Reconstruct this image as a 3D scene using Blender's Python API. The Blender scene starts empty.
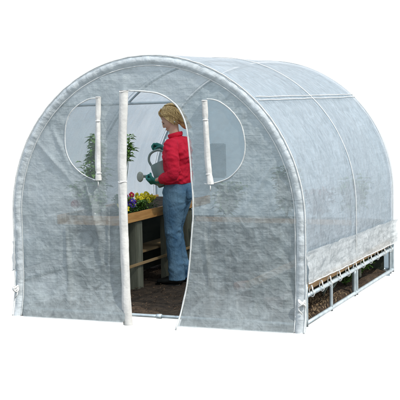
import bpy, bmesh, math, random
from mathutils import Vector, Matrix, noise
random.seed(7)
scene = bpy.context.scene
COL = scene.collection
V = Vector
PI = math.pi

# ------------------------------------------------------------ camera, world, sun, exposure
cam_d = bpy.data.cameras.new('camera'); cam = bpy.data.objects.new('camera', cam_d); COL.objects.link(cam)
cam_d.sensor_width = 36; cam_d.lens = 1161.82 / 400 * 36; cam_d.clip_end = 200
_r = V((0.92330606, 0.38355531, -0.01977974)); _u = V((-0.01641653, 0.09086751, 0.99572767)); _f = V((-0.38371397, 0.91903668, -0.09019516))
m3 = Matrix((_r, _u, -_f)).transposed()
cam.matrix_world = Matrix.Translation((3.71954, -7.95804, 1.67957)) @ m3.to_4x4()
scene.camera = cam

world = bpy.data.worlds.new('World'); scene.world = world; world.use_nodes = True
# white surroundings beyond the greenhouse; unseen patchy blue sky and darker ground added on the viewer's side for film highlights
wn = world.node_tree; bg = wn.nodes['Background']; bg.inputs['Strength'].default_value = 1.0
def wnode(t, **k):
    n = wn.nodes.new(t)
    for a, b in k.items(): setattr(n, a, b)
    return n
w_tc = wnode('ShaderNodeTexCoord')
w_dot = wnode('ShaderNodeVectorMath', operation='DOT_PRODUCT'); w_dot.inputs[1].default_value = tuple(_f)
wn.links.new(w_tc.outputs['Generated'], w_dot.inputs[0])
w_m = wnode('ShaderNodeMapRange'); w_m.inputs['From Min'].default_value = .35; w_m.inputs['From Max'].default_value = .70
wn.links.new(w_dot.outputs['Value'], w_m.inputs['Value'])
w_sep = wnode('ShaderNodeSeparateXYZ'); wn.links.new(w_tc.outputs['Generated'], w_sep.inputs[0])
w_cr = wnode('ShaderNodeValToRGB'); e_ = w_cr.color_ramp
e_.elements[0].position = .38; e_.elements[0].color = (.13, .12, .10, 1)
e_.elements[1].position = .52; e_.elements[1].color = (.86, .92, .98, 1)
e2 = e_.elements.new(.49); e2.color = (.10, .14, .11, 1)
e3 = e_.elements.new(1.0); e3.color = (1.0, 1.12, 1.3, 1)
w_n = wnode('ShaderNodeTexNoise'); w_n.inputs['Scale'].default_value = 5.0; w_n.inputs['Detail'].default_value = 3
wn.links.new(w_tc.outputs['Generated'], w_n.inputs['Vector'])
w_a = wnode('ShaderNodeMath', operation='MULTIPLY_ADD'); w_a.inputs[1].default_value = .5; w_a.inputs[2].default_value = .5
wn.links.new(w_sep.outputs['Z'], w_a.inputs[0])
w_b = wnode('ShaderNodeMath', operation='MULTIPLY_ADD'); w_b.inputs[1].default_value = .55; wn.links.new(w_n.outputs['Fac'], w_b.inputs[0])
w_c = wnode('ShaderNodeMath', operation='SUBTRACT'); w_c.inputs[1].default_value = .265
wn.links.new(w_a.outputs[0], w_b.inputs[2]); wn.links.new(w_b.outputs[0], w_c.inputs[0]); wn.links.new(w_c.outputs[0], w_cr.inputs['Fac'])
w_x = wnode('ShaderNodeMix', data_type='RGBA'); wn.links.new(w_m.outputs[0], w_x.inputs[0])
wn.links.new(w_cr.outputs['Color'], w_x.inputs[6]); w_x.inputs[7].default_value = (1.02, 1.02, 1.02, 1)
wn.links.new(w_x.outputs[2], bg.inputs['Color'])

sun_d = bpy.data.lights.new('sun', 'SUN'); sun = bpy.data.objects.new('sun', sun_d); COL.objects.link(sun)
sun_d.energy = 3.0; sun_d.angle = math.radians(0.6); sun_d.color = (1.0, 0.95, 0.87)
sun.rotation_euler = V((0.75, -0.28, 0.95)).to_track_quat('Z', 'Y').to_euler()
sun.location = (6, -3, 8)

scene.render.engine = 'CYCLES'
scene.cycles.transparent_max_bounces = 32
scene.cycles.max_bounces = 10
scene.cycles.transmission_bounces = 10
scene.view_settings.view_transform = 'Standard'; scene.view_settings.look = 'None'
scene.view_settings.exposure = 0.35; scene.view_settings.gamma = 1

# ------------------------------------------------------------ helpers
def mesh_obj(name, verts, faces, mat, parent=None, smooth=True, uvs=None, mi=None):
    me = bpy.data.meshes.new(name)
    me.from_pydata([tuple(v) for v in verts], [], faces)
    for m in (mat if isinstance(mat, (list, tuple)) else [mat]): me.materials.append(m)
    if mi:
        for p, k in zip(me.polygons, mi): p.material_index = k
    if smooth:
        for p in me.polygons: p.use_smooth = True
    if uvs:
        l = me.uv_layers.new(name='UVMap')
        for lp in me.loops: l.data[lp.index].uv = uvs[lp.vertex_index]
    o = bpy.data.objects.new(name, me); COL.objects.link(o)
    if parent: o.parent = parent
    return o

def thing(name, label, cat, loc=(0, 0, 0), group=None, rz=0):
    o = bpy.data.objects.new(name, None); COL.objects.link(o)
    o.location = loc; o.rotation_euler = (0, 0, rz); o['label'] = label; o['category'] = cat
    o.empty_display_size = .05
    if group: o['group'] = group
    bpy.context.view_layer.update()
    return o

class MB:
    def __init__(s): s.v = []; s.f = []; s.mi = []
    def add(s, v, f, mi=0):
        n = len(s.v); s.v += [V(a) for a in v]; s.f += [tuple(i + n for i in q) for q in f]; s.mi += [mi] * len(f)
    def box(s, a, b, mi=0, bev=0.0):
        a = V(a); b = V(b)
        bm = bmesh.new(); bmesh.ops.create_cube(bm, size=1)
        c = (a + b) / 2; d = b - a
        for w in bm.verts: w.co = V((w.co.x * d.x, w.co.y * d.y, w.co.z * d.z)) + c
        if bev: bmesh.ops.bevel(bm, geom=bm.edges[:], offset=bev, segments=2, affect='EDGES')
        bm.verts.index_update()
        s.add([w.co.copy() for w in bm.verts], [[w.index for w in f.verts] for f in bm.faces], mi); bm.free()
    def tube(s, pts, rad, seg=10, cap=True, mi=0, flat=None, up=None, closed=False):
        """rad: number, list, or list of (ra, rb)."""
        pts = [V(p) for p in pts]; n = len(pts)
        if not isinstance(rad, (list, tuple)): rad = [rad] * n
        rad = [(q, q) if not isinstance(q, (list, tuple)) else q for q in rad]
        up = V(up) if up else None
        rings = []; pa = None
        for i, p in enumerate(pts):
            if closed: t = pts[(i + 1) % n] - pts[i - 1]
            else: t = pts[min(i + 1, n - 1)] - pts[max(i - 1, 0)]
            t.normalize()
            if up is not None: a = up - t * up.dot(t)
            elif pa is not None: a = pa - t * pa.dot(t)
            else:
                w = V((0, 0, 1)) if abs(t.z) < .9 else V((1, 0, 0)); a = w - t * w.dot(t)
            a.normalize(); pa = a; b = t.cross(a)
            rings.append([p + a * rad[i][0] * math.cos(2 * PI * k / seg) + b * rad[i][1] * math.sin(2 * PI * k / seg) for k in range(seg)])
        vs = [q for r in rings for q in r]; fs = []
        for i in range(n if closed else n - 1):
            j = (i + 1) % n
            for k in range(seg):
                fs.append((i * seg + k, i * seg + (k + 1) % seg, j * seg + (k + 1) % seg, j * seg + k))
        if cap and not closed:
            fs.append(tuple(range(seg))[::-1]); fs.append(tuple((n - 1) * seg + k for k in range(seg)))
        s.add(vs, fs, mi)
    def limb(s, pts, rad, seg=16, cap=(1, 1)):
        """closed tapered limb with rounded ends; radii (a, b), a along 'up' hint = y axis"""
        pts = [V(p) for p in pts]; rad = [(q, q) if not isinstance(q, (list, tuple)) else q for q in rad]
        P = []; Rr = []
        d0 = (pts[0] - pts[1]).normalized(); d1 = (pts[-1] - pts[-2]).normalized()
        for k in (0.98, .8, .5, .2):
            w = math.sqrt(1 - k * k); m = min(rad[0]) * cap[0]; P.append(pts[0] + d0 * k * m); Rr.append((rad[0][0] * w, rad[0][1] * w))
        P += pts; Rr += rad
        for k in (.2, .5, .8, .98):
            w = math.sqrt(1 - k * k); m = min(rad[-1]) * cap[1]; P.append(pts[-1] + d1 * k * m); Rr.append((rad[-1][0] * w, rad[-1][1] * w))
        s.tube(P, Rr, seg=seg, up=(0, 1, 0.001))
    def cloth(s, pts, rad, folds, seg=44, n=9, cap=(.2, .2)):
        """tapered garment tube whose surface carries modelled folds (s0, a0, slant, width, thickness, height)"""
        P = [V(p) for p in smooth_poly([tuple(p) for p in pts], n)]; Q = smooth_poly([((q, q) if not isinstance(q, tuple) else q) for q in rad], n)
        m = len(P); vs = []; fs = []; up = V((0, 1, .001))
        def ring(p, t, ra, rb, u):
            a = (up - t * up.dot(t)).normalized(); b = t.cross(a)
            for k in range(seg):
                an = 2 * PI * k / seg; h = 0
                for (s0, a0, sl, wa, th, d) in folds:
                    da = (an - a0 + PI) % (2 * PI) - PI
                    if abs(da) < 2.2 * wa: h += d * math.exp(-((u - s0 - sl * da) / th) ** 2 - (da / wa) ** 2)
                vs.append(p + a * (ra + h) * math.cos(an) + b * (rb + h) * math.sin(an))
        t0 = (P[1] - P[0]).normalized(); t1 = (P[-1] - P[-2]).normalized(); L = 0
        for k in (.98, .8, .5): w = math.sqrt(1 - k * k); ring(P[0] - t0 * k * min(Q[0]) * cap[0], t0, Q[0][0] * w, Q[0][1] * w, -9)
        for i in range(m):
            if i: L += (P[i] - P[i - 1]).length
            ring(P[i], (P[min(i + 1, m - 1)] - P[max(i - 1, 0)]).normalized(), Q[i][0], Q[i][1], L)
        for k in (.5, .8, .98): w = math.sqrt(1 - k * k); ring(P[-1] + t1 * k * min(Q[-1]) * cap[1], t1, Q[-1][0] * w, Q[-1][1] * w, -9)
        r = len(vs) // seg
        for i in range(r - 1):
            for k in range(seg): fs.append((i * seg + k, i * seg + (k + 1) % seg, (i + 1) * seg + (k + 1) % seg, (i + 1) * seg + k))
        fs.append(tuple(range(seg))[::-1]); fs.append(tuple((r - 1) * seg + k for k in range(seg)))
        s.add(vs, fs)
    def ell(s, c, r, rot=None, seg=20):
        vs = []; fs = []; n = seg // 2; c = V(c)
        M = rot.to_3x3() if rot is not None else Matrix.Identity(3)
        vs.append(c + M @ V((0, 0, r[2])))
        for i in range(1, n):
            a = PI * i / n
            for k in range(seg):
                b = 2 * PI * k / seg
                vs.append(c + M @ V((r[0] * math.sin(a) * math.cos(b), r[1] * math.sin(a) * math.sin(b), r[2] * math.cos(a))))
        vs.append(c + M @ V((0, 0, -r[2])))
        for k in range(seg): fs.append((0, 1 + k, 1 + (k + 1) % seg))
        for i in range(n - 2):
            for k in range(seg):
                fs.append((1 + i * seg + k, 1 + (i + 1) * seg + k, 1 + (i + 1) * seg + (k + 1) % seg, 1 + i * seg + (k + 1) % seg))
        l = len(vs) - 1; o = 1 + (n - 2) * seg
        for k in range(seg): fs.append((l, o + (k + 1) % seg, o + k))
        s.add(vs, fs)
    def lathe(s, prof, M, seg=28, mi=0):
        vs = []; fs = []
        for (r, h) in prof:
            for k in range(seg):
                vs.append(M @ V((r * math.cos(2 * PI * k / seg), r * math.sin(2 * PI * k / seg), h)))
        for i in range(len(prof) - 1):
            for k in range(seg):
                fs.append((i * seg + k, i * seg + (k + 1) % seg, (i + 1) * seg + (k + 1) % seg, (i + 1) * seg + k))
        s.add(vs, fs, mi)
    def build(s, name, mat, parent=None, smooth=True, remesh=None, sm=0):
        o = mesh_obj(name, s.v, s.f, mat, parent, smooth, mi=s.mi if isinstance(mat, (list, tuple)) else None)
        if remesh:
            r = o.modifiers.new('r', 'REMESH'); r.mode = 'VOXEL'; r.voxel_size = remesh; r.use_smooth_shade = True
            if sm:
                k = o.modifiers.new('s', 'SMOOTH'); k.factor = .5; k.iterations = sm
        return o

def N(p, s=1.0): return noise.noise(V(p) * s)
def fbm(p, s=1.0, o=3):
    return sum(noise.noise(V(p) * s * 2 ** k + V((k * 7.1, 3, 1))) / 2 ** k for k in range(o))

# ------------------------------------------------------------ materials
def base_mat(name):
    m = bpy.data.materials.new(name); m.use_nodes = True
    nt = m.node_tree; return m, nt, nt.nodes['Principled BSDF']
def nd(nt, t, **k):
    n = nt.nodes.new(t)
    for a, b in k.items():
        if a in n.inputs.keys() if hasattr(n.inputs, 'keys') else False: n.inputs[a].default_value = b
        else: setattr(n, a, b)
    return n
def mat(name, col, rough=.6, var=.15, scale=8, bump=.2, bscale=40, metal=0, spec=.4, col2=None, stretch=(1, 1, 1), sheen=0, bdist=.004, sub=0):
    m, nt, p = base_mat(name); L = nt.links.new
    tc = nd(nt, 'ShaderNodeTexCoord'); mp = nd(nt, 'ShaderNodeMapping'); mp.inputs['Scale'].default_value = stretch
    L(tc.outputs['Object'], mp.inputs['Vector'])
    n1 = nd(nt, 'ShaderNodeTexNoise'); n1.inputs['Scale'].default_value = scale; n1.inputs['Detail'].default_value = 5; L(mp.outputs[0], n1.inputs['Vector'])
    cr = nd(nt, 'ShaderNodeValToRGB')
    c2 = col2 if col2 else tuple(min(1, c * (1 + var)) for c in col); c1 = col if col2 else tuple(c * (1 - var) for c in col)
    cr.color_ramp.elements[0].color = (*c1, 1); cr.color_ramp.elements[1].color = (*c2, 1)
    cr.color_ramp.elements[0].position = .32; cr.color_ramp.elements[1].position = .68
    L(n1.outputs['Fac'], cr.inputs['Fac']); L(cr.outputs['Color'], p.inputs['Base Color'])
    p.inputs['Roughness'].default_value = rough; p.inputs['Metallic'].default_value = metal; p.inputs['Specular IOR Level'].default_value = spec
    if sheen: p.inputs['Sheen Weight'].default_value = sheen
    if sub: p.inputs['Subsurface Weight'].default_value = sub; p.inputs['Subsurface Radius'].default_value = (.02, .008, .004)
    n2 = nd(nt, 'ShaderNodeTexNoise'); n2.inputs['Scale'].default_value = bscale; n2.inputs['Detail'].default_value = 4; L(mp.outputs[0], n2.inputs['Vector'])
    b = nd(nt, 'ShaderNodeBump'); b.inputs['Strength'].default_value = bump; b.inputs['Distance'].default_value = bdist
    L(n2.outputs['Fac'], b.inputs['Height']); L(b.outputs[0], p.inputs['Normal'])
    return m

def film(name, col, op, opv=.12, trans=.4, rough=.28, bump=.5, grid=.10, cell=.012, crease=.5, spec=.5, streak=0.0):
    """woven reinforced polyethylene: part transparent, part translucent, glossy, crinkled"""
    m, nt, p = base_mat(name); L = nt.links.new; out = nt.nodes['Material Output']
    uv = nd(nt, 'ShaderNodeTexCoord')
    def noise_(scale, det=4, st=(1, 1, 1), dist=0.0):
        mp = nd(nt, 'ShaderNodeMapping'); mp.inputs['Scale'].default_value = st; L(uv.outputs['UV'], mp.inputs['Vector'])
        n = nd(nt, 'ShaderNodeTexNoise'); n.inputs['Scale'].default_value = scale; n.inputs['Detail'].default_value = det
        n.inputs['Distortion'].default_value = dist; L(mp.outputs[0], n.inputs['Vector']); return n.outputs['Fac']
    def math_(op_, a, b=None, c=None):
        n = nd(nt, 'ShaderNodeMath'); n.operation = op_
        for i, q in enumerate((a, b, c)):
            if q is None: continue
            if isinstance(q, (int, float)): n.inputs[i].default_value = q
            else: L(q, n.inputs[i])
        return n.outputs[0]
    # weave lines
    sp = nd(nt, 'ShaderNodeSeparateXYZ'); L(uv.outputs['UV'], sp.inputs[0])
    def lines(o):
        f = math_('FRACT', math_('MULTIPLY', o, 1 / cell)); return math_('LESS_THAN', f, .3)
    g = math_('MAXIMUM', lines(sp.outputs[0]), lines(sp.outputs[1]))
    big = noise_(2.2, 5, dist=.6); mid = noise_(9, 6, (1, 1, 1), 1.5); hs = noise_(5, 4, (.35, 5, 1), .3); fine = noise_(60, 3)
    # crumple: creases between facets
    def crumple(sc, w):
        mp = nd(nt, 'ShaderNodeMapping'); L(uv.outputs['UV'], mp.inputs['Vector'])
        nn = nd(nt, 'ShaderNodeTexNoise'); nn.inputs['Scale'].default_value = sc * .4; L(mp.outputs[0], nn.inputs['Vector'])
        mx = nd(nt, 'ShaderNodeMix', data_type='VECTOR'); mx.inputs['Factor'].default_value = w / sc
        va = nd(nt, 'ShaderNodeVectorMath'); va.operation = 'MULTIPLY_ADD'; va.inputs[1].default_value = (w / sc,) * 3
        L(nn.outputs['Color'], va.inputs[0]); L(mp.outputs[0], va.inputs[2])
        v = nd(nt, 'ShaderNodeTexVoronoi'); v.feature = 'F1'; v.distance = 'EUCLIDEAN'; v.inputs['Scale'].default_value = sc; L(va.outputs[0], v.inputs['Vector'])
        return v.outputs['Distance']
    c1 = crumple(12, 1.6); c2 = crumple(36, 1.3)
    vs_ = noise_(6, 4, (5, .4, 1), .4); hs2 = noise_(14, 3, (.5, 5, 1), .8)
    h = math_('ADD', math_('MULTIPLY', c1, .62), math_('MULTIPLY', c2, .20))
    h = math_('ADD', h, math_('MULTIPLY', vs_, .45)); h = math_('ADD', h, math_('MULTIPLY', hs2, .18))
    h = math_('ADD', h, math_('MULTIPLY', mid, .6)); h = math_('ADD', h, math_('MULTIPLY', hs, .3)); h = math_('ADD', h, math_('MULTIPLY', fine, .05)); h = math_('ADD', h, math_('MULTIPLY', g, .02))
    b = nd(nt, 'ShaderNodeBump'); b.inputs['Strength'].default_value = bump; b.inputs['Distance'].default_value = .02; L(h, b.inputs['Height'])
    cr = nd(nt, 'ShaderNodeValToRGB'); cr.color_ramp.elements[0].position = .3; cr.color_ramp.elements[1].position = .72
    cr.color_ramp.elements[0].color = (*[c * .86 for c in col], 1); cr.color_ramp.elements[1].color = (*[min(1, c * 1.12) for c in col], 1)
    L(mid, cr.inputs['Fac'])
    L(cr.outputs['Color'], p.inputs['Base Color']); p.inputs['Roughness'].default_value = rough; p.inputs['Specular IOR Level'].default_value = spec
    L(b.outputs[0], p.inputs['Normal'])
    t = nd(nt, 'ShaderNodeBsdfTranslucent'); L(cr.outputs['Color'], t.inputs['Color']); L(b.outputs[0], t.inputs['Normal'])
    mx = nd(nt, 'ShaderNodeMixShader'); mx.inputs[0].default_value = trans; L(p.outputs[0], mx.inputs[1]); L(t.outputs[0], mx.inputs[2])
    tr = nd(nt, 'ShaderNodeBsdfTransparent'); tr.inputs['Color'].default_value = (.95, .98, 1, 1)
    o = math_('ADD', op, math_('MULTIPLY', math_('SUBTRACT', big, .5), opv * 2))
    o = math_('ADD', o, math_('MULTIPLY', math_('SUBTRACT', mid, .5), opv * 1.2))
    o = math_('ADD', o, math_('MULTIPLY', math_('SUBTRACT', hs, .5), opv * .8 + streak))
    o = math_('ADD', o, math_('MULTIPLY', g, grid))
    o = math_('MINIMUM', math_('MAXIMUM', o, .05), .98)
    fin = nd(nt, 'ShaderNodeMixShader'); L(o, fin.inputs[0]); L(tr.outputs[0], fin.inputs[1]); L(mx.outputs[0], fin.inputs[2])
    L(fin.outputs[0], out.inputs['Surface'])
    return m

M = {}
M['film_front'] = film('clear film of the front', (.44, .495, .505), .74, opv=.32, trans=.38, bump=.62, grid=.05, cell=.009, rough=.21, spec=.9)
M['film_roof'] = film('clear film of the roof', (.50, .59, .66), .78, opv=.16, trans=.42, bump=.62, grid=.03, cell=.009, rough=.18, spec=.8)
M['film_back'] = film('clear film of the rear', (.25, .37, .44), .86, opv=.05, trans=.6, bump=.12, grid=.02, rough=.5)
M['film_skirt'] = film('milky film of the skirt', (.76, .79, .79), .76, opv=.14, trans=.4, bump=.8, grid=.04, rough=.13, spec=.9)
M['film_hem'] = film('gathered film of the hem', (.74, .79, .81), .84, opv=.2, trans=.35, bump=.6, grid=.05, rough=.25)
M['screen'] = film('window screen', (.44, .48, .47), .22, opv=.06, trans=.4, bump=.15, grid=.12, cell=.008, rough=.5)
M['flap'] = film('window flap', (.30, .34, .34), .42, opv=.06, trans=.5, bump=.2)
M['tape'] = mat('white seam tape', (.62, .64, .63), .45, .1, 20, .5, 90)
M['vinyl'] = mat('white vinyl', (.66, .655, .63), .38, .13, 7, .5, 26, bdist=.008)
M['galv'] = mat('galvanised steel', (.48, .55, .58), .38, .18, 14, .1, 60, metal=.45)
M['pvc'] = mat('pale pipe', (.42, .48, .51), .4, .06, 10, .05)
M['cord'] = mat('white cord', (.78, .78, .76), .8, .05, 60, .3, 200)
M['board'] = mat('varnished fir board', (.56, .25, .07), .5, .3, 5, .4, 30, col2=(.78, .42, .14), stretch=(8, .8, 8))
M['bedwood'] = mat('brown timber board', (.30, .17, .07), .7, .3, 5, .4, 30, col2=(.45, .27, .12), stretch=(8, .8, 8))
M['post'] = mat('grey green weathered timber', (.11, .115, .08), .85, .3, 4, .9, 40, col2=(.23, .23, .17), stretch=(8, 8, .8))
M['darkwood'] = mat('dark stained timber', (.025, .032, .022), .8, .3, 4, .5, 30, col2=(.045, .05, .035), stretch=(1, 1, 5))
M['brace'] = mat('raw timber brace', (.34, .22, .10), .7, .25, 6, .4, 30, col2=(.42, .29, .15), stretch=(8, .8, 8))
M['soil'] = mat('dark brown soil', (.028, .017, .010), .95, .3, 16, 1, 60, col2=(.085, .055, .032), bdist=.03)
M['skin'] = mat('fair skin', (.74, .45, .32), .5, .06, 30, .05, 90, sub=.1)
M['lips'] = mat('lips', (.42, .12, .10), .4, .05)
M['eye'] = mat('eye', (.05, .035, .03), .3, .05)
M['hair'] = mat('blonde hair', (.30, .17, .055), .40, .3, 40, .6, 90, col2=(.82, .58, .26), stretch=(3, 3, .6), spec=.5)
M['red'] = mat('red cotton', (.66, .010, .035), .75, .2, 9, .9, 14, col2=(.82, .022, .06), bdist=.02, spec=.2)
M['denim'] = mat('blue denim', (.050, .125, .22), .85, .3, 7, .5, 60, col2=(.19, .32, .43), bdist=.018, spec=.15, stretch=(1, 1, .6))
M['belt'] = mat('brown leather', (.05, .03, .02), .5, .1)
M['shoe'] = mat('black leather', (.012, .013, .012), .4, .2, 20, .3)
M['glove'] = mat('teal glove', (.03, .20, .17), .8, .2, 20, .5, 60, col2=(.06, .30, .25))
M['can'] = mat('grey green plastic', (.20, .27, .25), .45, .1, 6, .15, 30, col2=(.30, .37, .34))
M['rose'] = mat('pale grey plastic', (.50, .50, .42), .5, .15)
M['leaf'] = mat('mid green leaf', (.09, .22, .03), .5, .3, 30, .2, col2=(.20, .40, .07))
M['leafdark'] = mat('dark green leaf', (.04, .12, .02), .5, .3, 30, .2, col2=(.10, .24, .04))
M['leaflight'] = mat('light green leaf', (.17, .34, .06), .5, .3, 30, .2, col2=(.30, .50, .11))
M['twig'] = mat('rust brown leaf', (.22, .06, .035), .7, .3, 30, .2, col2=(.32, .10, .06))
M['stem'] = mat('green stem', (.12, .20, .06), .6, .2)
M['yellow'] = mat('yellow petal', (.90, .66, .01), .6, .1, 60, .2, col2=(.98, .80, .04))
M['purple'] = mat('violet petal', (.05, .02, .28), .6, .2, 60, .2, col2=(.11, .05, .48))
M['crimson'] = mat('crimson petal', (.40, .01, .04), .6, .2, 60, .2, col2=(.55, .02, .06))
M['pink'] = mat('pink petal', (.65, .10, .20), .6, .2, 60, .2)
M['hose'] = mat('grey green hose', (.22, .26, .22), .5, .1)
M['terra'] = mat('terracotta', (.42, .15, .08), .8, .15)
M['bark'] = mat('bark chip', (.04, .022, .012), .9, .3, 20, .4, col2=(.16, .095, .05))
M['gravel'] = mat('straw brown chip', (.16, .11, .06), .9, .3, 40, .4, col2=(.30, .22, .13))

# ------------------------------------------------------------ ground inside the frame (setting)
L_ = 2.70; RX = 1.22; RZ = 1.236; ZS = .75
def soil():
    vs = []; fs = []; nx, ny = 120, 130
    for j in range(ny + 1):
        for i in range(nx + 1):
            x = -1.185 + 2.37 * i / nx; yf = .02 if -.235 < x < .235 else -.068; y = yf + (L_ - .02 - yf) * j / ny
            z = .012 * fbm((x, y, 0), 9, 4) + .005 + .03 * max(0, fbm((x, y, 4), 2.3, 2)) * (1 if x < .8 else 2)
            if i in (0, nx) or j in (0, ny): z = -.012
            if y < .03: z = min(z, .0) - .036 * min(1, (.03 - y) / .08)
            vs.append((x, y, z))
    for j in range(ny):
        for i in range(nx):
            a = j * (nx + 1) + i; fs.append((a, a + 1, a + nx + 2, a + nx + 1))
    o = mesh_obj('ground', vs, fs, M['soil']); o['kind'] = 'structure'
soil()

# ------------------------------------------------------------ greenhouse
GH = thing('greenhouse', 'walk-in tunnel greenhouse of clear woven film with round arched roof and open zip door', 'greenhouse')

def arch_pt(t, off=0.0, y=0.0):
    """t 0..1 from the right foot over the top to the left foot; off = distance inside the outline"""
    leg = ZS + .05; A = PI * 1.228; tot = 2 * leg + A; s = t * tot
    if s < leg: return V((RX - off, y, s - .05))
    if s > leg + A: return V((-RX + off, y, (tot - s) - .05))
    a = (s - leg) / 1.228
    return V(((RX - off) * math.cos(a), y, ZS + (RZ - off) * math.sin(a)))
TOT = 2 * (ZS + .05) + PI * 1.228
def leg_t(z): return (z + .05) / TOT

def seg_nearest(p, polys):
    best = None; bd = 1e9
    for poly in polys:
        for i in range(len(poly)):
            a = poly[i]; b = poly[(i + 1) % len(poly)]
            ax, ay = a; dx = b[0] - ax; dy = b[1] - ay; l = dx * dx + dy * dy
            t = 0 if l == 0 else max(0, min(1, ((p[0] - ax) * dx + (p[1] - ay) * dy) / l))
            qx = ax + t * dx; qy = ay + t * dy; d = (qx - p[0]) ** 2 + (qy - p[1]) ** 2
            if d < bd: bd = d; best = (qx, qy)
    return best
def inside(p, poly):
    c = False; j = len(poly) - 1
    for i in range(len(poly)):
        xi, yi = poly[i]; xj, yj = poly[j]
        if (yi > p[1]) != (yj > p[1]) and p[0] < (xj - xi) * (p[1] - yi) / (yj - yi) + xi: c = not c
        j = i
    return c
def region(outer, holes, h):
    xs = [q[0] for q in outer]; zs = [q[1] for q in outer]
    nx = int((max(xs) - min(xs)) / h) + 2; nz = int((max(zs) - min(zs)) / h) + 2
    x0 = min(xs) - h * .3; z0 = min(zs) - h * .3
    ins = {}
    for j in range(nz + 1):
        for i in range(nx + 1):
            p = (x0 + i * h, z0 + j * h); ins[i, j] = inside(p, outer) and not any(inside(p, q) for q in holes)
    idx = {}; vs = []; fs = []
    for j in range(nz):
        for i in range(nx):
            ks = [(i, j), (i + 1, j), (i + 1, j + 1), (i, j + 1)]
            if sum(ins[k] for k in ks) >= 2:
                f = []
                for k in ks:
                    if k not in idx:
                        p = (x0 + k[0] * h, z0 + k[1] * h)
                        if not ins[k]: p = seg_nearest(p, [outer] + holes)
                        idx[k] = len(vs); vs.append(p)
                    f.append(idx[k])
                fs.append(f)
    return vs, fs
def smooth_poly(pts, n=6, closed=False):
    out = []; m = len(pts)
    rng = range(m) if closed else range(m - 1)
    for i in rng:
        g = (lambda k: pts[k % m]) if closed else (lambda k: pts[max(0, min(m - 1, k))])
        p0, p1, p2, p3 = g(i - 1), g(i), g(i + 1), g(i + 2)
        for k in range(n):
            t = k / n
            out.append(tuple(.5 * (2 * p1[c] + (p2[c] - p0[c]) * t + (2 * p0[c] - 5 * p1[c] + 4 * p2[c] - p3[c]) * t * t + (3 * p1[c] - p0[c] - 3 * p2[c] + p3[c]) * t ** 3) for c in range(len(p1))))
    if not closed: out.append(tuple(pts[-1]))
    return out

DOOR_L = [(-.204, 1.719), (-.222, 1.35), (-.230, 1.042), (-.228, .657), (-.222, .3), (-.222, .113), (-.219, -.09)]
DOOR_R = [(-.168, 1.722), (-.034, 1.712), (.089, 1.691), (.186, 1.637), (.25, 1.569), (.296, 1.458), (.317, 1.309), (.329, 1.122), (.337, 1.0), (.343, .90), (.337, .747), (.322, .596), (.306, .444), (.285, .28), (.254, .12), (.222, -.075)]
dR = smooth_poly(DOOR_R, 5); dL = smooth_poly(DOOR_L, 4)
DOOR = dR + [(.2, -.2), (-.2, -.2)] + dL[::-1]
LW = [(-.430, 1.668), (-.49, 1.667), (-.547, 1.649), (-.636, 1.597), (-.7, 1.52), (-.73, 1.412), (-.728, 1.287), (-.694, 1.194), (-.626, 1.116), (-.54, 1.062), (-.45, 1.035)]
RW = [(.468, 1.648), (.52, 1.642), (.58, 1.62), (.664, 1.557), (.726, 1.476), (.757, 1.376), (.763, 1.286), (.746, 1.203), (.704, 1.129), (.624, 1.062), (.50, 1.022)]
lw = smooth_poly(LW, 5); rw = smooth_poly(RW, 5)

def front_y(x, z):
    """depth of the front cloth: slack and folds, spreading out at the foot"""
    y = .012 * fbm((x, z, 0), 3.0, 3) + .004 * fbm((x * 1.2, z * .8, 5), 14, 2)
    f = max(0, .30 - z) / .35
    y -= .085 * f * f
    # tension folds that run down from the lower corners of the windows and the hem
    for (fx, fz, dx, dz, l, a) in ((-.56, 1.03, .28, -.96, .6, .016), (-.50, 1.0, .1, -1, .8, .012), (-1.0, 1.35, .7, -.7, .5, .012), (-.85, 1.45, .45, -.89, .4, .010), (.55, 1.0, -.2, -.98, .5, .010), (1.0, 1.2, -.55, -.83, .5, .010), (.42, .7, .1, -1, .6, .009), (-.75, .7, .05, -1, .7, .012), (-.35, .9, -.05, -1, .8, .010)):
        s = (x - fx) * dx + (z - fz) * dz; q = -(x - fx) * dz + (z - fz) * dx
        if 0 < s < l:
            y -= 1.7 * a * math.exp(-(q / (.010 + .022 * s)) ** 2) * math.sin(PI * min(1, s / l) ** .7)
    e = min(1, max(0, (RX - abs(x)) / .12)); return y * (.25 + .75 * e) - .002

outer = [tuple(arch_pt(k / 160, .01)[i] for i in (0, 2)) for k in range(161)]
vs, fs = region(outer, [DOOR, lw, rw], .0135)
mesh_obj('front_panel', [(x, front_y(x, z), z) for x, z in vs], fs, M['film_front'], GH, uvs=[(x, z) for x, z in vs])

# window screens and their trims
for poly in (lw, rw):
    v2, f2 = region(poly, [], .02)
    sc_ = mesh_obj('window_screen', [(x, .008 + front_y(x, z) * .5, z) for x, z in v2], f2, M['screen'], GH, uvs=v2)
    t = MB(); t.tube([(x, front_y(x, z) - .003, z) for x, z in poly], [(.0048 + .0015 * N((x, z, 3), 30), .003) for x, z in poly], 8, up=None)
    t.build('window_trim', M['tape'], GH)
t = MB(); pp = [(x, front_y(x, z) - .004, z) for x, z in dR]
t.tube(pp, [(.0065 + .0018 * N(p, 25), .004) for p in pp], 8); t.build('door_trim', M['tape'], GH)

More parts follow.
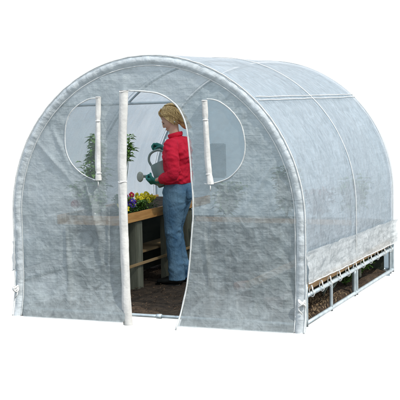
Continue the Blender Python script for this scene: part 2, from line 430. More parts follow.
# rolled flap sleeves
def sleeve(pts, r, name, rough_=.004, yo=-.03, n=60, seg=22, mt='vinyl', ties=()):
    pts = smooth_poly(pts, 10); P = []
    tot = len(pts); vs = []; fs = []
    for i, (x, z) in enumerate(pts):
        k = 1.0
        for tz in ties: k -= .22 * math.exp(-((z - tz) / .012) ** 2)
        fl = 1 + .12 * math.exp(-((z - pts[-1][1]) / .05) ** 2) + .05 * N((z, 2, 0), 6)
        for j in range(seg):
            a = 2 * PI * j / seg
            rr = r * k * fl + rough_ * fbm((math.cos(a) * .6, math.sin(a) * .6, z * 2.2), 3.0, 3)
            if -2.3 < a - 2 * PI < -2.0: rr *= .87
            vs.append((x + rr * math.cos(a), yo + rr * .85 * math.sin(a), z))
    for i in range(tot - 1):
        for j in range(seg): fs.append((i * seg + j, i * seg + (j + 1) % seg, (i + 1) * seg + (j + 1) % seg, (i + 1) * seg + j))
    fs.append(tuple(range(seg)))
    o = mesh_obj(name, vs, fs, M[mt], GH)
    return o
ds = sleeve([(-.197, 1.725), (-.216, 1.40), (-.228, 1.042), (-.226, .657), (-.222, .3), (-.220, .1), (-.212, -.075)], .0345, 'door_sleeve', ties=(1.03,))
for z0, x0 in ((1.03, -.228), (1.715, -.198)):
    t = MB(); t.tube([(x0 + .033 * math.cos(a * PI / 8), -.03 + .03 * math.sin(a * PI / 8), z0 + .004 * math.sin(a)) for a in range(16)], (.004), 6, closed=True)
    t.build('tie_cord', M['cord'], ds)
for pts in ([(-.418, 1.682), (-.426, 1.5), (-.434, 1.2), (-.437, 1.04)], [(.458, 1.642), (.464, 1.50), (.478, 1.2), (.493, 1.02)]):
    s_ = sleeve(pts, .0215, 'window_sleeve', .005, -.026, ties=(pts[1][1], 1.10))
    for (x0, z0) in (pts[0], pts[1], (pts[2][0] + .003, 1.10)):
        t = MB(); t.tube([(x0 + .020 * math.cos(a * PI / 6), -.026 + .019 * math.sin(a * PI / 6), z0 - .006) for a in range(12)], .0035, 6, closed=True)
        t.build('tie_cord', M['cord'], s_)
    x0, z0 = pts[-1]; t = MB()
    t.tube([(x0, -.03, z0 + .01), (x0 + .004, -.036, z0 - .02), (x0 + .002, -.034, z0 - .05)], .004, 6)
    t.tube([(x0, -.03, z0 + .01), (x0 - .03, -.03, z0 + .0), (x0 - .045, -.03, z0 + .006)], .003, 6)
    t.build('tie_cord', M['cord'], s_)

# gathered hem that follows the front hoop
n = 520; cs = 9; vs = []; fs = []; uv = []
for i in range(n + 1):
    tt = i / n; pk = .5 + .9 * N((i * .21, 3, 0)); g = .007 * fbm((i * .09, 0, 0), 1.0, 2)
    for k in range(cs):
        q = k / (cs - 1)
        w = .078 + .012 * N((i * .02, 5, 0))
        off = w * q - .004
        bul = math.sin(PI * min(1, q * 1.02)) ** .7
        p = arch_pt(tt, off + .004 * N((i * .3, q * 1.5, 0)) * bul)
        p.y = -.006 - (.016 + .008 * pk + g) * bul + (0.02 * (1 - q) ** 3)
        p.y -= .06 * (max(0, .3 - p.z) / .35) ** 2
        vs.append(p); uv.append((tt * TOT, off))
for i in range(n):
    for k in range(cs - 1): a = i * cs + k; fs.append((a, a + 1, a + cs + 1, a + cs))
hem = mesh_obj('front_hem', vs, fs, M['film_hem'], GH, uvs=uv)
for off, rr, yo in ((.080, .0038, -.010), (.003, .0058, -.012)):
    pts = []; rad = []
    for i in range(401):
        p = arch_pt(i / 400, off + .0025 * N((i * .2, off * 50, 0))); p.y = yo - .06 * (max(0, .3 - p.z) / .35) ** 2; pts.append(p); rad.append((rr * (1 + .35 * N((i * .35, 0, 2))), rr * .6))
    t = MB(); t.tube(pts, rad, 8); t.build('hem_seam', M['tape'], GH)
# knots at both feet of the hem
for sx in (-1, 1):
    t = MB(); x = sx * 1.175
    for k in range(3):
        t.tube([(x + sx * (.02 + .022 * math.cos(a * PI / 6)), -.05 - .02 * math.sin(a * PI / 6), .155 + .012 * k + .012 * math.sin(a + k)) for a in range(12)], .0065, 6, closed=True)
    t.tube([(x, -.05, .16), (x - sx * .0, -.06, .12), (x + sx * .025, -.055, .09)], .005, 6)
    t.build('tie_cord', M['cord'], hem)

# roof and sides: one barrel of film over the hoops
HY = [.02, 1.37, L_]
nu, nv = 260, 120; vs = []; fs = []; uv = []
t0 = leg_t(.31)
for i in range(nu + 1):
    t = t0 + (1 - t0 - leg_t(-.03)) * i / nu
    for j in range(nv + 1):
        y = .004 + (L_ + .02) * j / nv
        bay = abs(math.sin(PI * y / 1.35))
        leg = 1 if .25 < t < .75 else .6
        sag = (.003 if .3 < t < .7 else .012) * bay
        wr = (.003 if .3 < t < .7 else .007) * fbm((t * 8, y * 1.6, 0), 1.6, 3)
        # pull wrinkles running diagonally from the seams on the haunch
        wr += .006 * math.sin((t * TOT * 10 - y * 7) + 3 * N((t * 6, y * 2, 1))) * max(0, N((t * 5, y * 2, 8), 1.3)) * 1.6
        wr *= min(1, y / .15) * min(1, (L_ + .03 - y) / .1)
        p = arch_pt(t, sag - wr - .004, y)
        vs.append(p); uv.append((t * TOT, y))
for i in range(nu):
    for j in range(nv): a = i * (nv + 1) + j; fs.append((a, a + 1, a + nv + 2, a + nv + 1))
mesh_obj('roof_cover', vs, fs, M['film_roof'], GH, uvs=uv)

# hoops, seam tapes over them, purlins with taped seams
for k, y in enumerate((.03, 1.35, L_ - .02)):
    t = MB(); t.tube([arch_pt(leg_t(.0) + (1 - 2 * leg_t(0)) * i / 120, .022, y) for i in range(121)], .010, 10)
    t.build('hoop', M['pvc'], GH)
    if k:
        t = MB(); t.tube([arch_pt(t0 + (1 - 2 * t0) * i / 200, -.010 if k == 1 else -.005, y + .004 * N((i * .1, 1, k))) for i in range(201)], [(.003, .0065 if k == 1 else .006)] * 201, 8, up=(0.001, 0, 1) if False else None)
        t.build('seam_tape', M['tape'], GH)
for sx in (1, -1):
    a = .80; x = 1.19 * math.cos(a) * sx; z = ZS + 1.205 * math.sin(a)
    t = MB(); t.tube([(x, .03 + (L_ - .05) * i / 20, z) for i in range(21)], .012, 10); t.build('purlin', M['pvc'], GH)
    if sx > 0:
        for da in (-.014, .014):
            t = MB(); t.tube([(1.229 * math.cos(a + da), .02 + (L_ - .02) * i / 60, ZS + 1.247 * math.sin(a + da) + .004 * N((i * .2, da * 90, 0))) for i in range(61)], (.0035), 6)
            t.build('seam_tape', M['tape'], GH)
t = MB(); t.tube([(0, .03 + (L_ - .05) * i / 10, ZS + RZ - .05) for i in range(11)], .012, 8); t.build('purlin', M['pvc'], GH)
# cross bar near the door head on the rear hoop
# rear panel with a ventilation flap
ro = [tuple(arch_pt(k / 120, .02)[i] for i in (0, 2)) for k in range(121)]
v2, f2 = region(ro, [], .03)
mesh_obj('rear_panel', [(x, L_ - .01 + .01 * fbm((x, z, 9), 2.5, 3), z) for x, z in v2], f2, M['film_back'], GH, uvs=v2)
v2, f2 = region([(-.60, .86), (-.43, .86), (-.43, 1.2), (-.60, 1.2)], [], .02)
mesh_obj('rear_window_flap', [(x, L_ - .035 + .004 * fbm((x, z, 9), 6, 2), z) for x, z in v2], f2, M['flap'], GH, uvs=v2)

# side skirts: loose second layer laced to the frame
for sx in (1, -1):
    vs = []; fs = []; uv = []; a_, b_ = 150, 26
    for i in range(a_ + 1):
        y = -.015 + (L_ + .06) * i / a_; q = y / L_
        for j in range(b_ + 1):
            w = j / b_
            top = .54 - .055 * q + .008 * N((y, 1, 0), 6); bot = .305 - .035 * q + .010 * N((y, 7, 0), 3)
            z = bot + (top - bot) * w
            x = RX + .010 + .014 * (1 - w) + .012 * fbm((y * 1.5, w * 1.2, 3), 2.5, 3) + .006 * math.sin(y * 26 + 2 * w) * (1 - w)
            x += .018 * max(0, (y - 2.5) / .25) ** 2 * w + .012 * max(0, w - .85) / .15
            vs.append((x * sx, y, z)); uv.append((y, z))
    for i in range(a_):
        for j in range(b_): a = i * (b_ + 1) + j; fs.append((a, a + 1, a + b_ + 2, a + b_ + 1))
    mesh_obj('side_skirt', vs, fs, M['film_skirt'], GH, uvs=uv)
    t = MB(); t.tube([(sx * (RX + .026 + .012 * fbm((y_ * 1.5, 0, 3), 2.5, 3)), y_, .310 - .035 * y_ / L_ - .004 + .010 * N((y_, 7, 0), 3)) for y_ in [(-.015 + (L_ + .06) * i / 80) for i in range(81)]], .0045, 6)
    t.build('skirt_seam', M['tape'], GH)

# steel base frame
FZ = .212
def rail(a, b, r=.0135, name='base_rail'):
    t = MB(); a = V(a); b = V(b)
    t.tube([a.lerp(b, k / 6) for k in range(7)], r, 10); return t.build(name, M['galv'], GH)
for sx in (1, -1):
    x = sx * (RX - .005)
    rail((x, 0, .012), (x, L_, .012), .016); rail((x, 0, FZ), (x, L_, FZ - .0), .016)
    for y in (.0, .64, 1.33, 1.40, 2.60, L_):
        rail((x, y, -.01), (x, y, .30 if y in (0., L_) else FZ), .014, 'base_post')
rail((-RX, 0, .0), (-.24, 0, .0)); rail((-.24, .0, .0), (.04, 0, .0)); rail((.04, 0, .0), (RX, 0, .0)); rail((-RX, L_, .012), (RX, L_, .012))
rail((-RX, L_, FZ), (RX, L_, FZ))
t = MB(); t.tube([(.02, 0, .0), (.06, 0, .0)], .019, 10); t.build('rail_joint', M['galv'], GH)
# lacing
for sx in (1, -1):
    for k in range(11):
        y = .06 + k * .245 + .03 * N((k, 0, 0), .8); x = sx * (RX - .005); t = MB()
        pts = []
        for i in range(19):
            a = i / 18 * 2 * PI
            pts.append((x + sx * (.021 * math.cos(a) + .010), y + .05 * (i / 18) + .03 * math.sin(a / 2), FZ + .020 + .042 * math.sin(a) + .006 * N((k, i, 0), .7)))
        t.tube(pts, .0038, 6)
        t.tube([pts[0], (x + sx * .030, y - .02, FZ + .075 + .01 * N((k, 2, 2), .9))], .0038, 6)
        t.build('lacing_cord', M['cord'], GH)
# zig zag lacing that shows through the foot of the front cloth, left
t = MB(); pz = []
for i in range(14): pz.append((-1.13 + i * .055, .02, .035 if i % 2 else .10))
t.tube(pz, .0045, 6); t.build('lacing_cord', M['cord'], GH)

# ------------------------------------------------------------ benches
def bench_left():
    T = thing('planting_bench', 'long raised planting bench with orange brown edge board along the left wall, flowers on top', 'bench', (-.9, 1.35, 0))
    def B(name, m, boxes, bev=.003):
        t = MB()
        for a, b in boxes: t.box(V(a) - V((-.9, 1.35, 0)), V(b) - V((-.9, 1.35, 0)), bev=bev)
        return t.build(name, M[m], T, smooth=False)
    B('edge_board', 'board', [((-.612, .60, .612), (-.585, 2.62, .690))])
    B('edge_board', 'board', [((-1.17, .60, .612), (-1.145, 2.62, .690))])
    B('end_board', 'board', [((-1.144, .60, .612), (-.613, .625, .688))])
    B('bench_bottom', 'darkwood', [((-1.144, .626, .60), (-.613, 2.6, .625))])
    B('soil_fill', 'soil', [((-1.144, .626, .626), (-.613, 2.6, .672))], 0)
    for y in (.70, .99, 1.66, 2.10):
        B('leg', 'post', [((-.70, y, 0), (-.613, y + .12, .599))], .006)
        B('leg', 'post', [((-1.15, y, 0), (-1.07, y + .12, .599))], .006)
    B('dark_backing', 'darkwood', [((-1.06, .75, .02), (-1.04, 2.6, .598))])
    B('brace', 'brace', [((-.612, .64, .225), (-.590, 2.6, .247))])
    B('shelf', 'brace', [((-.95, 1.13, .285), (-.72, 2.6, .305))])
bench_left()
def bench_rear():
    c = V((.15, 2.3, 0))
    T = thing('planting_bench', 'low dark timber bench across the rear wall, seen through the right front film', 'bench', c)
    def B(name, m, a, b, bev=.003):
        t = MB(); t.box(V(a) - c, V(b) - c, bev=bev); t.build(name, M[m], T, smooth=False)
    B('edge_board', 'board', (-.52, 2.08, .49), (1.05, 2.105, .535))
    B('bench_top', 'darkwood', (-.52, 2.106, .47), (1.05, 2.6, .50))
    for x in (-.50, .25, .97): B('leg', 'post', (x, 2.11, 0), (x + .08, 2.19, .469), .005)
    B('dark_backing', 'darkwood', (-1.03, 2.61, .02), (1.15, 2.635, .49))  # dark sheet added to block the bright rear film, stands for bench shade
bench_rear()
def bed_right():
    c = V((1.0, 1.35, 0))
    T = thing('raised_bed', 'low brown board raised bed along the right wall just behind the laced skirt', 'raised bed', c)
    def B(name, m, a, b, bev=.003):
        t = MB(); t.box(V(a) - c, V(b) - c, bev=bev); return t.build(name, M[m], T, smooth=False)
    B('side_board', 'bedwood', (1.168, .03, .236), (1.198, 2.66, .292))
    B('side_board', 'bedwood', (.72, .06, .235), (.74, 2.6, .285))
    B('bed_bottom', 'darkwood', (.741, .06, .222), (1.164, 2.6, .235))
    for y in (.10, 1.33, 2.5): B('leg', 'post', (.76, y, 0), (.83, y + .08, .221), .005)
bed_right()

# ------------------------------------------------------------ plants
def leaf(mb, p, d, up, l, w, mi=0, fold=.25):
    d = d.normalized(); s = d.cross(up)
    if s.length < 1e-3: s = V((1, 0, 0))
    s.normalize(); nrm = s.cross(d)
    a = p; b = p + d * l * .5 + s * w * .5 + nrm * w * fold; c = p + d * l - nrm * l * .18; e = p + d * l * .5 - s * w * .5 + nrm * w * fold; mid = p + d * l * .5
    mb.add([a, b, c, e, mid], [(0, 4, 1), (1, 4, 2), (2, 4, 3), (3, 4, 0)], mi)
def rnd(s=1): return V((random.uniform(-s, s), random.uniform(-s, s), random.uniform(-s, s)))
def leafy(name, label, cat, loc, h, w, nst, nl, ls, mt, group=None, lean=(0, 0), lo=.25):
    T = thing(name, label, cat, loc, group); st = MB(); lf = MB()
    for k in range(nst):
        a = random.uniform(0, 2 * PI); r = w * random.uniform(.2, 1)
        top = V((r * math.cos(a) + lean[0], r * math.sin(a) + lean[1], h * random.uniform(.75, 1)))
        pts = [V((0, 0, 0)).lerp(top, q / 5) + V((0, 0, .12 * h * math.sin(PI * q / 5))) * .4 + rnd(.006) for q in range(6)]
        st.tube(pts, [.004 * (1 - .12 * q) for q in range(6)], 5)
        for j in range(nl):
            q = random.uniform(lo, 1); p = pts[0].lerp(pts[-1], q) + rnd(w * .12)
            d = V((math.cos(j * 2.4 + k), math.sin(j * 2.4 + k), random.uniform(-.2, .6)))
            leaf(lf, p, d, V((0, 0, 1)), ls * random.uniform(.6, 1.2), ls * .55)
    st.build('stem', M['stem'], T); lf.build('foliage', M[mt], T)
    return T
def pansy(label, loc, nf, mt, w=.07, h=.10, group='pansies in the left bench', fr=.021):
    T = thing('pansy_plant', label, 'flowering plant', loc, group); lf = MB()
    for k in range(110):
        a = random.uniform(0, 2 * PI); r = w * math.sqrt(random.random()); z = random.uniform(.0, h * .75)
        leaf(lf, V((r * math.cos(a), r * math.sin(a), z)), V((math.cos(a), math.sin(a), random.uniform(-.1, .9))), V((0, 0, 1)), random.uniform(.02, .045), .018)
    lf.build('foliage', M['leafdark'], T)
    for k in range(nf):
        a = 2.4 * k + random.uniform(-.4, .4); r = w * .95 * math.sqrt((k + .5) / nf)
        c = V((r * math.cos(a), r * math.sin(a), h * random.uniform(.6, 1.2))); fr0 = fr; fr = fr0 * random.uniform(.6, 1.1)
        nn = (V((.45, -.65, .55)) + rnd(.75)).normalized(); u = nn.cross(V((0, 0, 1))).normalized(); v = u.cross(nn)
        b = MB()
        for q in range(5):
            an = PI / 2 + q * 2 * PI / 5; pr = fr * (1 if q else 1.1); pc = c + (u * math.cos(an) + v * math.sin(an)) * fr * .62 + nn * .001 * q
            ring = [pc + (u * math.cos(2 * PI * i / 9) + v * math.sin(2 * PI * i / 9)) * pr * .62 + nn * .003 * math.sin(3 * i) for i in range(9)]
            b.add([pc + nn * .004] + ring, [(0, 1 + i, 1 + (i + 1) % 9) for i in range(9)], 0)
        cc = c + nn * .008
        b.add([cc] + [cc + (u * math.cos(2 * PI * i / 7) + v * math.sin(2 * PI * i / 7)) * fr * .28 for i in range(7)], [(0, 1 + i, 1 + (i + 1) % 7) for i in range(7)], 1)
        b.tube([c, V((c.x * .6, c.y * .6, 0))], .0015, 4, mi=2)
        b.build('flower', [M[mt], M['leafdark'] if mt == 'yellow' else M['yellow'], M['stem']], T, smooth=False); fr = fr0
BZ = .672
pansy('small yellow pansy clump closest to the white door sleeve', (-.69, .90, BZ), 6, 'yellow', .05, .07)
pansy('deep violet blue pansy clump behind the first yellow one on the bench', (-.665, 1.0, BZ), 7, 'purple', .05, .10)
pansy('crimson pansy clump between the violet and the large yellow clumps', (-.74, 1.17, BZ), 5, 'crimson', .05, .12)
pansy('violet pansy clump standing highest behind the crimson flowers', (-.88, 1.27, BZ), 8, 'purple', .06, .15)
pansy('large bright yellow pansy clump beside the blue jeans', (-.70, 1.36, BZ), 44, 'yellow', .10, .12, fr=.016)
leafy('bedding_plant', 'mid green leafy plant filling the gap behind the crimson pansies', 'plant', (-.80, 1.10, BZ), .15, .12, 26, 12, .04, 'leaf')
leafy('bedding_plant', 'low dark green plant at the front edge of the bench by the yellow pansies', 'plant', (-.68, 1.22, BZ), .10, .10, 24, 12, .035, 'leaf')
leafy('bedding_plant', 'tall green leafy plant seen through the left front film below the window', 'plant', (-1.0, .86, BZ), .30, .15, 24, 24, .085, 'leaf')
leafy('bedding_plant', 'bushy green plant at the front end of the bench behind the film', 'plant', (-.86, .74, BZ), .20, .10, 16, 14, .06, 'leaflight')
leafy('climbing_plant', 'tall thin climber whose leaves show in the left window', 'plant', (-1.0, 1.02, BZ), .68, .09, 6, 34, .08, 'leaflight', lo=.78)
leafy('bedding_plant', 'bushy green plant at the foot of the left window opening', 'plant', (-1.02, 1.0, BZ), .46, .13, 18, 22, .075, 'leaflight')
leafy('climbing_plant', 'light green leaves hanging beside the white door sleeve inside the doorway', 'plant', (-1.0, 1.52, BZ), .66, .03, 5, 15, .070, 'leaflight', lo=.76, lean=(.075, 0))
leafy('dry_plant', 'reddish brown twiggy plant behind the watering can handle', 'plant', (-.78, 2.15, BZ), .62, .12, 14, 14, .035, 'twig')
gp = thing('geranium_plant', 'pink red flower head showing faintly through the left front film', 'flowering plant', (-1.06, .80, BZ))
b = MB(); b.ell((0, -.06, .10), (.045, .045, .04)); g_ = b.build('flower', M['crimson'], gp, remesh=.006)
b = MB(); b.tube([(0, -.05, .0), (0, -.06, .1)], .004, 6); b.build('stem', M['stem'], gp)
leafy('bedding_plant', 'low green leafy plant in the rear bay by the right side frame', 'plant', (1.0, 2.25, .01), .17, .16, 18, 12, .045, 'leaf')
leafy('bedding_plant', 'low green leafy plant at the middle posts of the right side frame', 'plant', (1.02, 1.75, .01), .12, .14, 14, 10, .04, 'leafdark')
# straw mulch heap by the right frame
b = MB()
for k in range(1500):
    x = random.gauss(.98, .11); y = random.uniform(.1, 1.2); p = V((min(1.17, x), y, .02 + .05 * math.exp(-((x - .98) / .12) ** 2) * random.random() + .02))
    leaf(b, p, rnd(), V((0, 0, 1)), random.uniform(.02, .05), .008)
o = b.build('straw_mulch', M['gravel']); o['kind'] = 'stuff'; o['label'] = 'brown straw mulch on the soil behind the front of the right frame'; o['category'] = 'mulch'
# hose coil
t = MB(); c = V((1.07, 1.12, .10)); pts = []
for i in range(150):
    a = i * .16; pts.append(c + V((.045 * math.cos(a) + .01 * N((i * .05, 0, 0)), .17 * math.cos(a) * 0 + .15 * math.sin(a), .075 * math.cos(a) + .006 * math.sin(a * .3))))
t.tube([p - c for p in pts], .008, 8); h = t.build('garden_hose', M['hose']); h.location = c
h['label'] = 'coiled grey garden hose standing behind the first bay of the right frame'; h['category'] = 'hose'

# ------------------------------------------------------------ person (faces -x towards the bench)
PC = V((-.45, 1.45, 0))
PE = thing('person', 'woman in red jacket and blue jeans standing in the doorway, watering flowers with teal gloves', 'person', PC)
def q(x, y, z): return V((x, y, z)) - PC
HX, HY_, HZ = -.470, 1.45, 1.478     # head centre
hr = Matrix.Rotation(math.radians(20), 4, 'Z') @ Matrix.Rotation(math.radians(-35), 4, 'Y')     # nose towards -x, tipped down
def hd(x, y, z):                                      # head space: -x forward, z up
    return q(HX, HY_, HZ) + hr @ V((x, y, z))
body = MB()
body.ell(hd(.012, 0, .035), (.090, .070, .082), hr)            # cranium
body.ell(hd(-.030, 0, -.020), (.062, .058, .078), hr)          # face
body.ell(hd(-.052, 0, -.080), (.030, .030, .024), hr)          # chin
body.limb([hd(-.02, -.03, -.075), hd(.03, -.048, -.03)], [.020, .020]); body.limb([hd(-.02, .03, -.075), hd(.03, .048, -.03)], [.020, .020])
body.limb([hd(-.084, 0, .012), hd(-.094, 0, -.014), hd(-.098, 0, -.026)], [.007, .009, .0095])   # nose
body.ell(hd(-.088, 0, -.056), (.011, .020, .007), hr); body.ell(hd(-.084, 0, -.068), (.011, .018, .008), hr)
body.ell(hd(-.078, -.026, .020), (.011, .020, .006), hr); body.ell(hd(-.078, .026, .020), (.011, .020, .006), hr)
for s in (-1, 1):
    body.ell(hd(.014, s * .068, -.012), (.017, .010, .030), hr)
body.limb([q(-.435, 1.45, 1.315), q(-.445, 1.45, 1.37), q(-.455, 1.45, 1.43)], [.050, .045, .048])
body.limb([q(-.415, 1.45, .86), q(-.415, 1.45, 1.0), q(-.42, 1.45, 1.15), q(-.425, 1.45, 1.25)], [(.08, .07), (.08, .07), (.09, .07), (.08, .05)], 20)
SHL = (-.405, 1.285, 1.250); SHR = (-.415, 1.615, 1.255)
ELL = (-.350, 1.205, 1.000); WRL = (-.535, 1.275, .945); ELR = (-.47, 1.665, 1.05); WRR = (-.585, 1.60, 1.185)
HANDL = (-.610, 1.315, .93); HANDR = (-.64, 1.575, 1.225)
for A, B_, C_, H in ((SHL, ELL, WRL, HANDL), (SHR, ELR, WRR, HANDR)):
    body.limb([q(*A), q(*B_)], [.032, .030]); body.limb([q(*B_), q(*C_)], [.026, .018]); body.limb([q(*C_), q(*C_).lerp(q(*H), .35)], [.019, .013])
for hx, kx, ax, yy in ((-.42, -.450, -.415, 1.37), (-.42, -.470, -.415, 1.53)):
    body.limb([q(hx, yy, .84), q(kx, yy, .47), q(ax, yy, .10)], [.06, .04, .03]); body.limb([q(ax, yy, .06), q(ax - .12, yy - .005, .03)], [.03, .025])
bod = body.build('body', M['skin'], PE, remesh=.005, sm=3)
# small face pieces
for s in (-1, 1):
    e = MB(); e.ell(hd(-.080, s * .028, .000), (.007, .014, .0050), hr, 10); e.build('eye', M['eye'], PE)
e = MB(); e.ell(hd(-.093, 0, -.057), (.008, .015, .004), hr, 10); e.ell(hd(-.089, 0, -.067), (.008, .013, .004), hr, 10); e.build('lips', M['lips'], PE)

e = MB(); e.ell(hd(.012, -.079, -.045), (.005, .005, .006), hr, 10); e.build('earring', M['tape'], PE)

# hair: swept-back bob
hb = MB()
hb.ell(hd(.026, 0, .046), (.092, .076, .082), hr); hb.ell(hd(.060, 0, -.020), (.052, .070, .088), hr)
hb.ell(hd(.062, 0, -.095), (.034, .058, .066), hr);
for s in (-1, 1): hb.limb([hd(-.050, s * .048, .070), hd(-.005, s * .066, .050), hd(.045, s * .072, .015), hd(.075, s * .056, -.05)], [(.010, .018), (.011, .020), (.014, .024), (.018, .03)])
def strand(a, b, c, r): 
    hb.tube(smooth_poly([tuple(a), tuple(b), tuple(c)], 5), [r * (.5 + .5 * math.sin(PI * (k + 1) / 12)) for k in range(11)], 5)
for k in range(620):
    s = random.choice((-1, 1)); y0 = random.uniform(-.03, .03)
    a = hd(-.040 + random.uniform(-.02, .03), y0, .112 - abs(y0) * .3)
    ph = random.uniform(0, 1)
    b = hd(-.035 + .125 * ph + random.uniform(-.01, .01), s * random.uniform(.068, .084), .066 - .015 * ph)
    c = hd(.015 + .085 * ph + random.uniform(-.012, .01), s * random.uniform(.060, .080), 0.020 - .145 * ph + random.uniform(-.02, .015))
    strand(a, b, c, random.uniform(.0014, .0034))
for k in range(280):
    y0 = random.uniform(-.07, .07)
    strand(hd(.02, y0 * .6, .128), hd(.115 + random.uniform(-.006, .006), y0, .045), hd(.080 + random.uniform(-.02, .02), y0 * .95, -.150 + random.uniform(-.03, .025)), random.uniform(.0014, .0034))
for k in range(70):
    s_ = random.choice((-1, 1)); d_ = random.uniform(-.012, .02)
    strand(hd(-.028, s_ * .02, .112), hd(-.030 + d_, s_ * .074, .045), hd(.018 + d_ * 1.5, s_ * random.uniform(.068, .078), -.055 + random.uniform(-.03, .02)), .0026)
for k in range(24):
    y0 = random.uniform(-.055, .055)
    strand(hd(-.02, y0 * .6, .122), hd(-.060 + random.uniform(-.004, .004), y0, .097), hd(-.066, y0 * 1.25, .060 + random.uniform(-.012, .015)), .0024)
hb.build('hair', M['hair'], PE)

# jacket
def rf(n, zones, hmax, th=(.010, .018), slant=.06, wa=(.4, 1.0)):
    out = []
    for k in range(n):
        c, w = random.choice(zones)
        out.append((random.gauss(c, w), random.uniform(0, 2 * PI), random.uniform(-slant, slant), random.uniform(*wa), random.uniform(*th), random.uniform(.35, 1) * hmax * random.choice((1, 1, -.7))))
    return out
jk = MB()
jk.cloth([q(-.412, 1.45, .900), q(-.414, 1.45, .94), q(-.414, 1.45, 1.0), q(-.416, 1.45, 1.10), q(-.412, 1.45, 1.19), q(-.412, 1.45, 1.245), q(-.425, 1.45, 1.29)],
         [(.136, .116), (.150, .126), (.144, .120), (.152, .124), (.158, .118), (.145, .096), (.092, .072)], rf(60, [(.06, .05), (.16, .08), (.28, .05)], .016, slant=.16), cap=(.1, .4))
jk.limb([q(*SHL), q(*SHR)], [(.055, .058), (.055, .058)])
jk.cloth([q(-.402, 1.30, 1.265), q(-.392, 1.262, 1.20), q(-.370, 1.232, 1.12), q(-.352, 1.215, 1.05), q(*ELL)], [.058, .063, .058, .054, .050], rf(34, [(.07, .03), (.16, .06), (.24, .04)], .015, slant=.03), cap=(.6, .8))
jk.cloth([q(*ELL), q(-.39, 1.222, .975), q(-.435, 1.240, .960), q(-.482, 1.258, .952)], [.050, .050, .046, .040], rf(22, [(.03, .025), (.10, .04)], .014), cap=(.8, .2))
jk.cloth([q(*SHR), q(-.43, 1.65, 1.15), q(*ELR)], [.060, .058, .052], rf(10, [(.15, .05)], .009), cap=(.8, .8)); jk.cloth([q(*ELR), q(-.51, 1.645, 1.10), q(-.555, 1.625, 1.145)], [.050, .046, .040], rf(8, [(.05, .04)], .008), cap=(.8, .2))
jacket = jk.build('jacket', M['red'], PE, remesh=.005, sm=2)
d = jacket.modifiers.new('d', 'DISPLACE'); tx = bpy.data.textures.new('cloth', 'CLOUDS'); tx.noise_scale = .07; d.texture = tx; d.strength = .008; d.mid_level = .5
c = MB()
c.tube([q(-.432 + .060 * math.cos(a * PI / 9), 1.45 + .060 * math.sin(a * PI / 9), 1.328 + .016 * math.cos(a * PI / 9)) for a in range(18)], [(.019, .006)] * 18, 8, closed=True)
c.build('collar', M['red'], jacket)
for a_, b_ in (((-.478, 1.263, .951), (-.490, 1.269, .949)), ((-.553, 1.626, 1.142), (-.562, 1.620, 1.15))):
    c = MB(); c.tube([q(*a_), q(*b_)], .042, 14); c.build('cuff', M['red'], jacket)

# jeans
jn = MB()
jn.cloth([q(-.412, 1.45, .935), q(-.412, 1.45, .87), q(-.412, 1.45, .80)], [(.118, .104), (.146, .128), (.148, .130)], rf(8, [(.12, .02)], .006), cap=(.2, .8))
jn.cloth([q(-.412, 1.375, .84), q(-.425, 1.374, .74), q(-.437, 1.374, .62), q(-.446, 1.374, .50), q(-.440, 1.374, .40), q(-.428, 1.372, .25), q(-.415, 1.370, .14), q(-.412, 1.370, .050)],
         [(.080, .112), (.080, .104), (.073, .090), (.064, .073), (.060, .068), (.059, .067), (.061, .070), (.065, .078)], rf(62, [(.08, .05), (.36, .04), (.44, .04), (.68, .05), (.73, .03)], .009, slant=.05), cap=(.8, .15))
jn.cloth([q(-.412, 1.525, .84), q(-.440, 1.526, .72), q(-.470, 1.528, .60), q(-.486, 1.528, .50), q(-.474, 1.528, .40), q(-.445, 1.528, .24), q(-.425, 1.530, .13), q(-.420, 1.530, .050)],
         [(.080, .110), (.077, .098), (.070, .085), (.061, .071), (.058, .067), (.058, .066), (.060, .069), (.064, .076)], rf(46, [(.08, .05), (.36, .04), (.44, .04), (.68, .05), (.73, .03)], .009, slant=.05), cap=(.8, .15))
jn.limb([q(-.325, 1.42, .83), q(-.330, 1.42, .80)], [(.055, .048), (.05, .042)])
jeans = jn.build('jeans', M['denim'], PE, remesh=.005, sm=2)
d = jeans.modifiers.new('d', 'DISPLACE'); d.texture = tx; d.strength = .008; d.mid_level = .5
tx2 = bpy.data.textures.new('crease', 'CLOUDS'); tx2.noise_scale = .03; tx2.noise_depth = 1
tx3 = bpy.data.textures.new('fold', 'WOOD'); tx3.wood_type = 'BANDNOISE'; tx3.noise_scale = .22; tx3.turbulence = 7
for ob, st in ((jeans, .003), (jacket, .003)):
    d = ob.modifiers.new('d2', 'DISPLACE'); d.texture = tx2; d.strength = st; d.mid_level = .5

c = MB()
c.limb([q(-.285, 1.39, .84), q(-.283, 1.39, .79)], [.03, .026]); c.build('back_pocket', M['denim'], jeans)
for yy, xx in ((1.365, -.435), (1.53, -.425)):
    s = MB()
    s.limb([q(xx + .05, yy, .045), q(xx - .03, yy, .048), q(xx - .10, yy - .004, .036), q(xx - .145, yy - .006, .032)], [(.036, .036), (.040, .040), (.042, .028), (.034, .022)], 16)
    sh = s.build('shoe', M['shoe'], PE, remesh=.005, sm=2)
    s = MB(); s.tube([q(xx + .07, yy, .006), q(xx - .17, yy - .006, .006)], [(.038, .008), (.040, .008)], 12, up=(0, 1, 0)); s.build('sole', M['shoe'], sh)

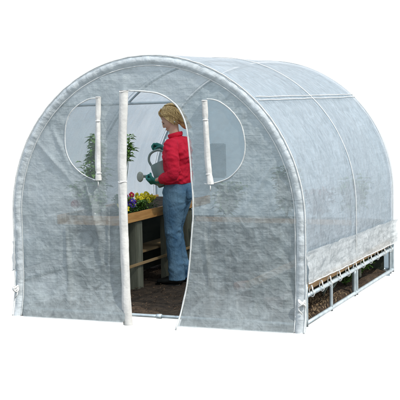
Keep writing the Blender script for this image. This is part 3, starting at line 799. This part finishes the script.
# gloved hands: palm, four bent fingers of different length, thumb
def hand(H, fwd, palm, side, parent):
    """fwd = along the palm from the wrist, palm = palm normal (towards the thing held), side = thumb side"""
    g = MB(); H = q(*H); fwd = V(fwd).normalized(); palm = V(palm).normalized(); side = V(side).normalized()
    w0 = H - fwd * .055
    for k in range(4):
        s = (k - 1.5) * .020
        g.limb([w0 + side * s * .6, H + side * s + fwd * .02], [.017, .0165], 12)
    for k, ln in enumerate((.030, .036, .034, .026)):
        s = (1.5 - k) * .0205
        b0 = H + fwd * .022 + side * s; b1 = b0 + fwd * ln * .8 + palm * ln * .45; b2 = b1 + palm * ln * .85 + fwd * ln * .05; b3 = b2 + palm * ln * .35 - fwd * ln * .55
        g.limb([b0, b1], [.0115, .0105], 10); g.limb([b1, b2], [.0105, .0098], 10); g.limb([b2, b3], [.0098, .009], 10)
    t0 = H - fwd * .025 + side * .032; t1 = t0 + side * .026 + palm * .018 + fwd * .015; t2 = t1 + palm * .030 + fwd * .012 - side * .006
    g.limb([t0, t1], [.0145, .0125], 10); g.limb([t1, t2], [.0125, .010], 10)
    g.limb([w0 - fwd * .035, w0], [(.036, .030), (.030, .024)], 14)
    return g.build('glove', M['glove'], parent, remesh=.0035, sm=1)
hand(HANDL, (-1, .22, -.12), (0, .55, .85), (.15, .7, -.6) if False else (0, -.8, .5), PE)
hand(HANDR, (-.75, -.1, .55), (-.5, -.25, -.8), (0, -1, 0.2), PE)

# ------------------------------------------------------------ watering can
WC = V((-.555, 1.44, 1.0))
W = thing('watering_can', 'grey green plastic watering can tipped towards the flowers in both gloved hands', 'watering can', WC)
R_ = Matrix.Rotation(math.radians(-24), 4, 'Y')
W.scale = (.92, .92, .92)
def w(x, z, y=0): return R_ @ V((x, y, z))
b = MB()
b.lathe([(.0, -.125), (.092, -.125), (.100, -.118), (.101, -.05), (.096, .05), (.090, .095), (.086, .100), (.050, .104), (.046, .100), (.080, .094), (.086, .05), (.09, -.04), (.085, -.11), (0, -.112)], R_)
b.build('can_body', M['can'], W)
b = MB(); b.tube(smooth_poly([tuple(w(-.085, -.085)), tuple(w(-.13, -.045)), tuple(w(-.17, .025)), tuple(w(-.228, .055))], 6), [.026 - .0008 * k for k in range(19)], 12); b.build('spout', M['can'], W)
b = MB(); Mr = Matrix.Translation(w(-.240, .055)) @ (V((-.45, -.85, .05)).to_track_quat('Z', 'Y').to_matrix().to_4x4())
b.lathe([(.012, -.03), (.020, -.018), (.048, .0), (.051, .006), (.049, .010), (.03, .015), (0, .017)], Mr, 24); rs = b.build('rose', M['rose'], W)
b = MB()
b.tube(smooth_poly([tuple(w(.088, .06)), tuple(w(.105, .15)), tuple(w(.04, .215)), tuple(w(-.045, .215)), tuple(w(-.09, .16)), tuple(w(-.08, .08))], 6), .0115, 10); b.build('top_handle', M['can'], W)
b = MB(); b.tube(smooth_poly([tuple(w(.098, .04)), tuple(w(.155, .02)), tuple(w(.16, -.06)), tuple(w(.098, -.095))], 6), .010, 10); b.build('rear_handle', M['can'], W)

# clay pots added to stand in for reddish reflections on the front film
def pot(label, loc, r, h, group='clay pots on the soil'):
    T = thing('clay_pot', label, 'pot', loc, group); b = MB()
    b.lathe([(0, .002), (r * .68, 0), (r * .95, h * .8), (r * 1.06, h * .8), (r * 1.08, h), (r * .96, h), (r * .9, h * .86), (r * .6, .02), (0, .02)], Matrix.Identity(4)); b.build('pot_body', M['terra'], T)
    b = MB(); b.lathe([(0, h * .88), (r * .92, h * .87)], Matrix.Identity(4)); b.build('soil_fill', M['soil'], T)
pot('larger clay pot added behind the right front film for a reddish reflection', (.66, .34, .01), .12, .22)
pot('smaller clay pot added nearer the corner for a reddish reflection in the right front film', (.88, .22, .01), .09, .16)

# plants standing on the low rear bench, they tint the right front film
for lab, x, h_, w_, mt in (('broad green plant at the left end of the low rear bench', -.30, .34, .16, 'leaf'), ('tall dark green plant in the middle of the low rear bench', .30, .50, .18, 'leafdark'), ('rust brown plant between the green ones on the low rear bench', .62, .30, .13, 'twig'), ('bushy green plant at the right end of the low rear bench', .92, .42, .16, 'leaf')):
    leafy('bedding_plant', lab, 'plant', (x, 2.32, .50), h_, w_, 20, 20, .085, mt)
# bark chips on the soil
b = MB()
for k in range(900):
    x = random.uniform(-1.1, 1.1); y = random.uniform(.08, 2.5)
    leaf(b, V((x, y, .012 * fbm((x, y, 0), 9, 4) + .018 + .03 * max(0, fbm((x, y, 4), 2.3, 2)) * (1 if x < .8 else 2))), V((random.uniform(-1, 1), random.uniform(-1, 1), random.uniform(-.1, .25))), V((0, 0, 1)), random.uniform(.015, .045), random.uniform(.008, .018))
o = b.build('bark_mulch', M['bark']); o['kind'] = 'stuff'; o['label'] = 'scattered dark bark chips on the soil inside the greenhouse'; o['category'] = 'mulch'
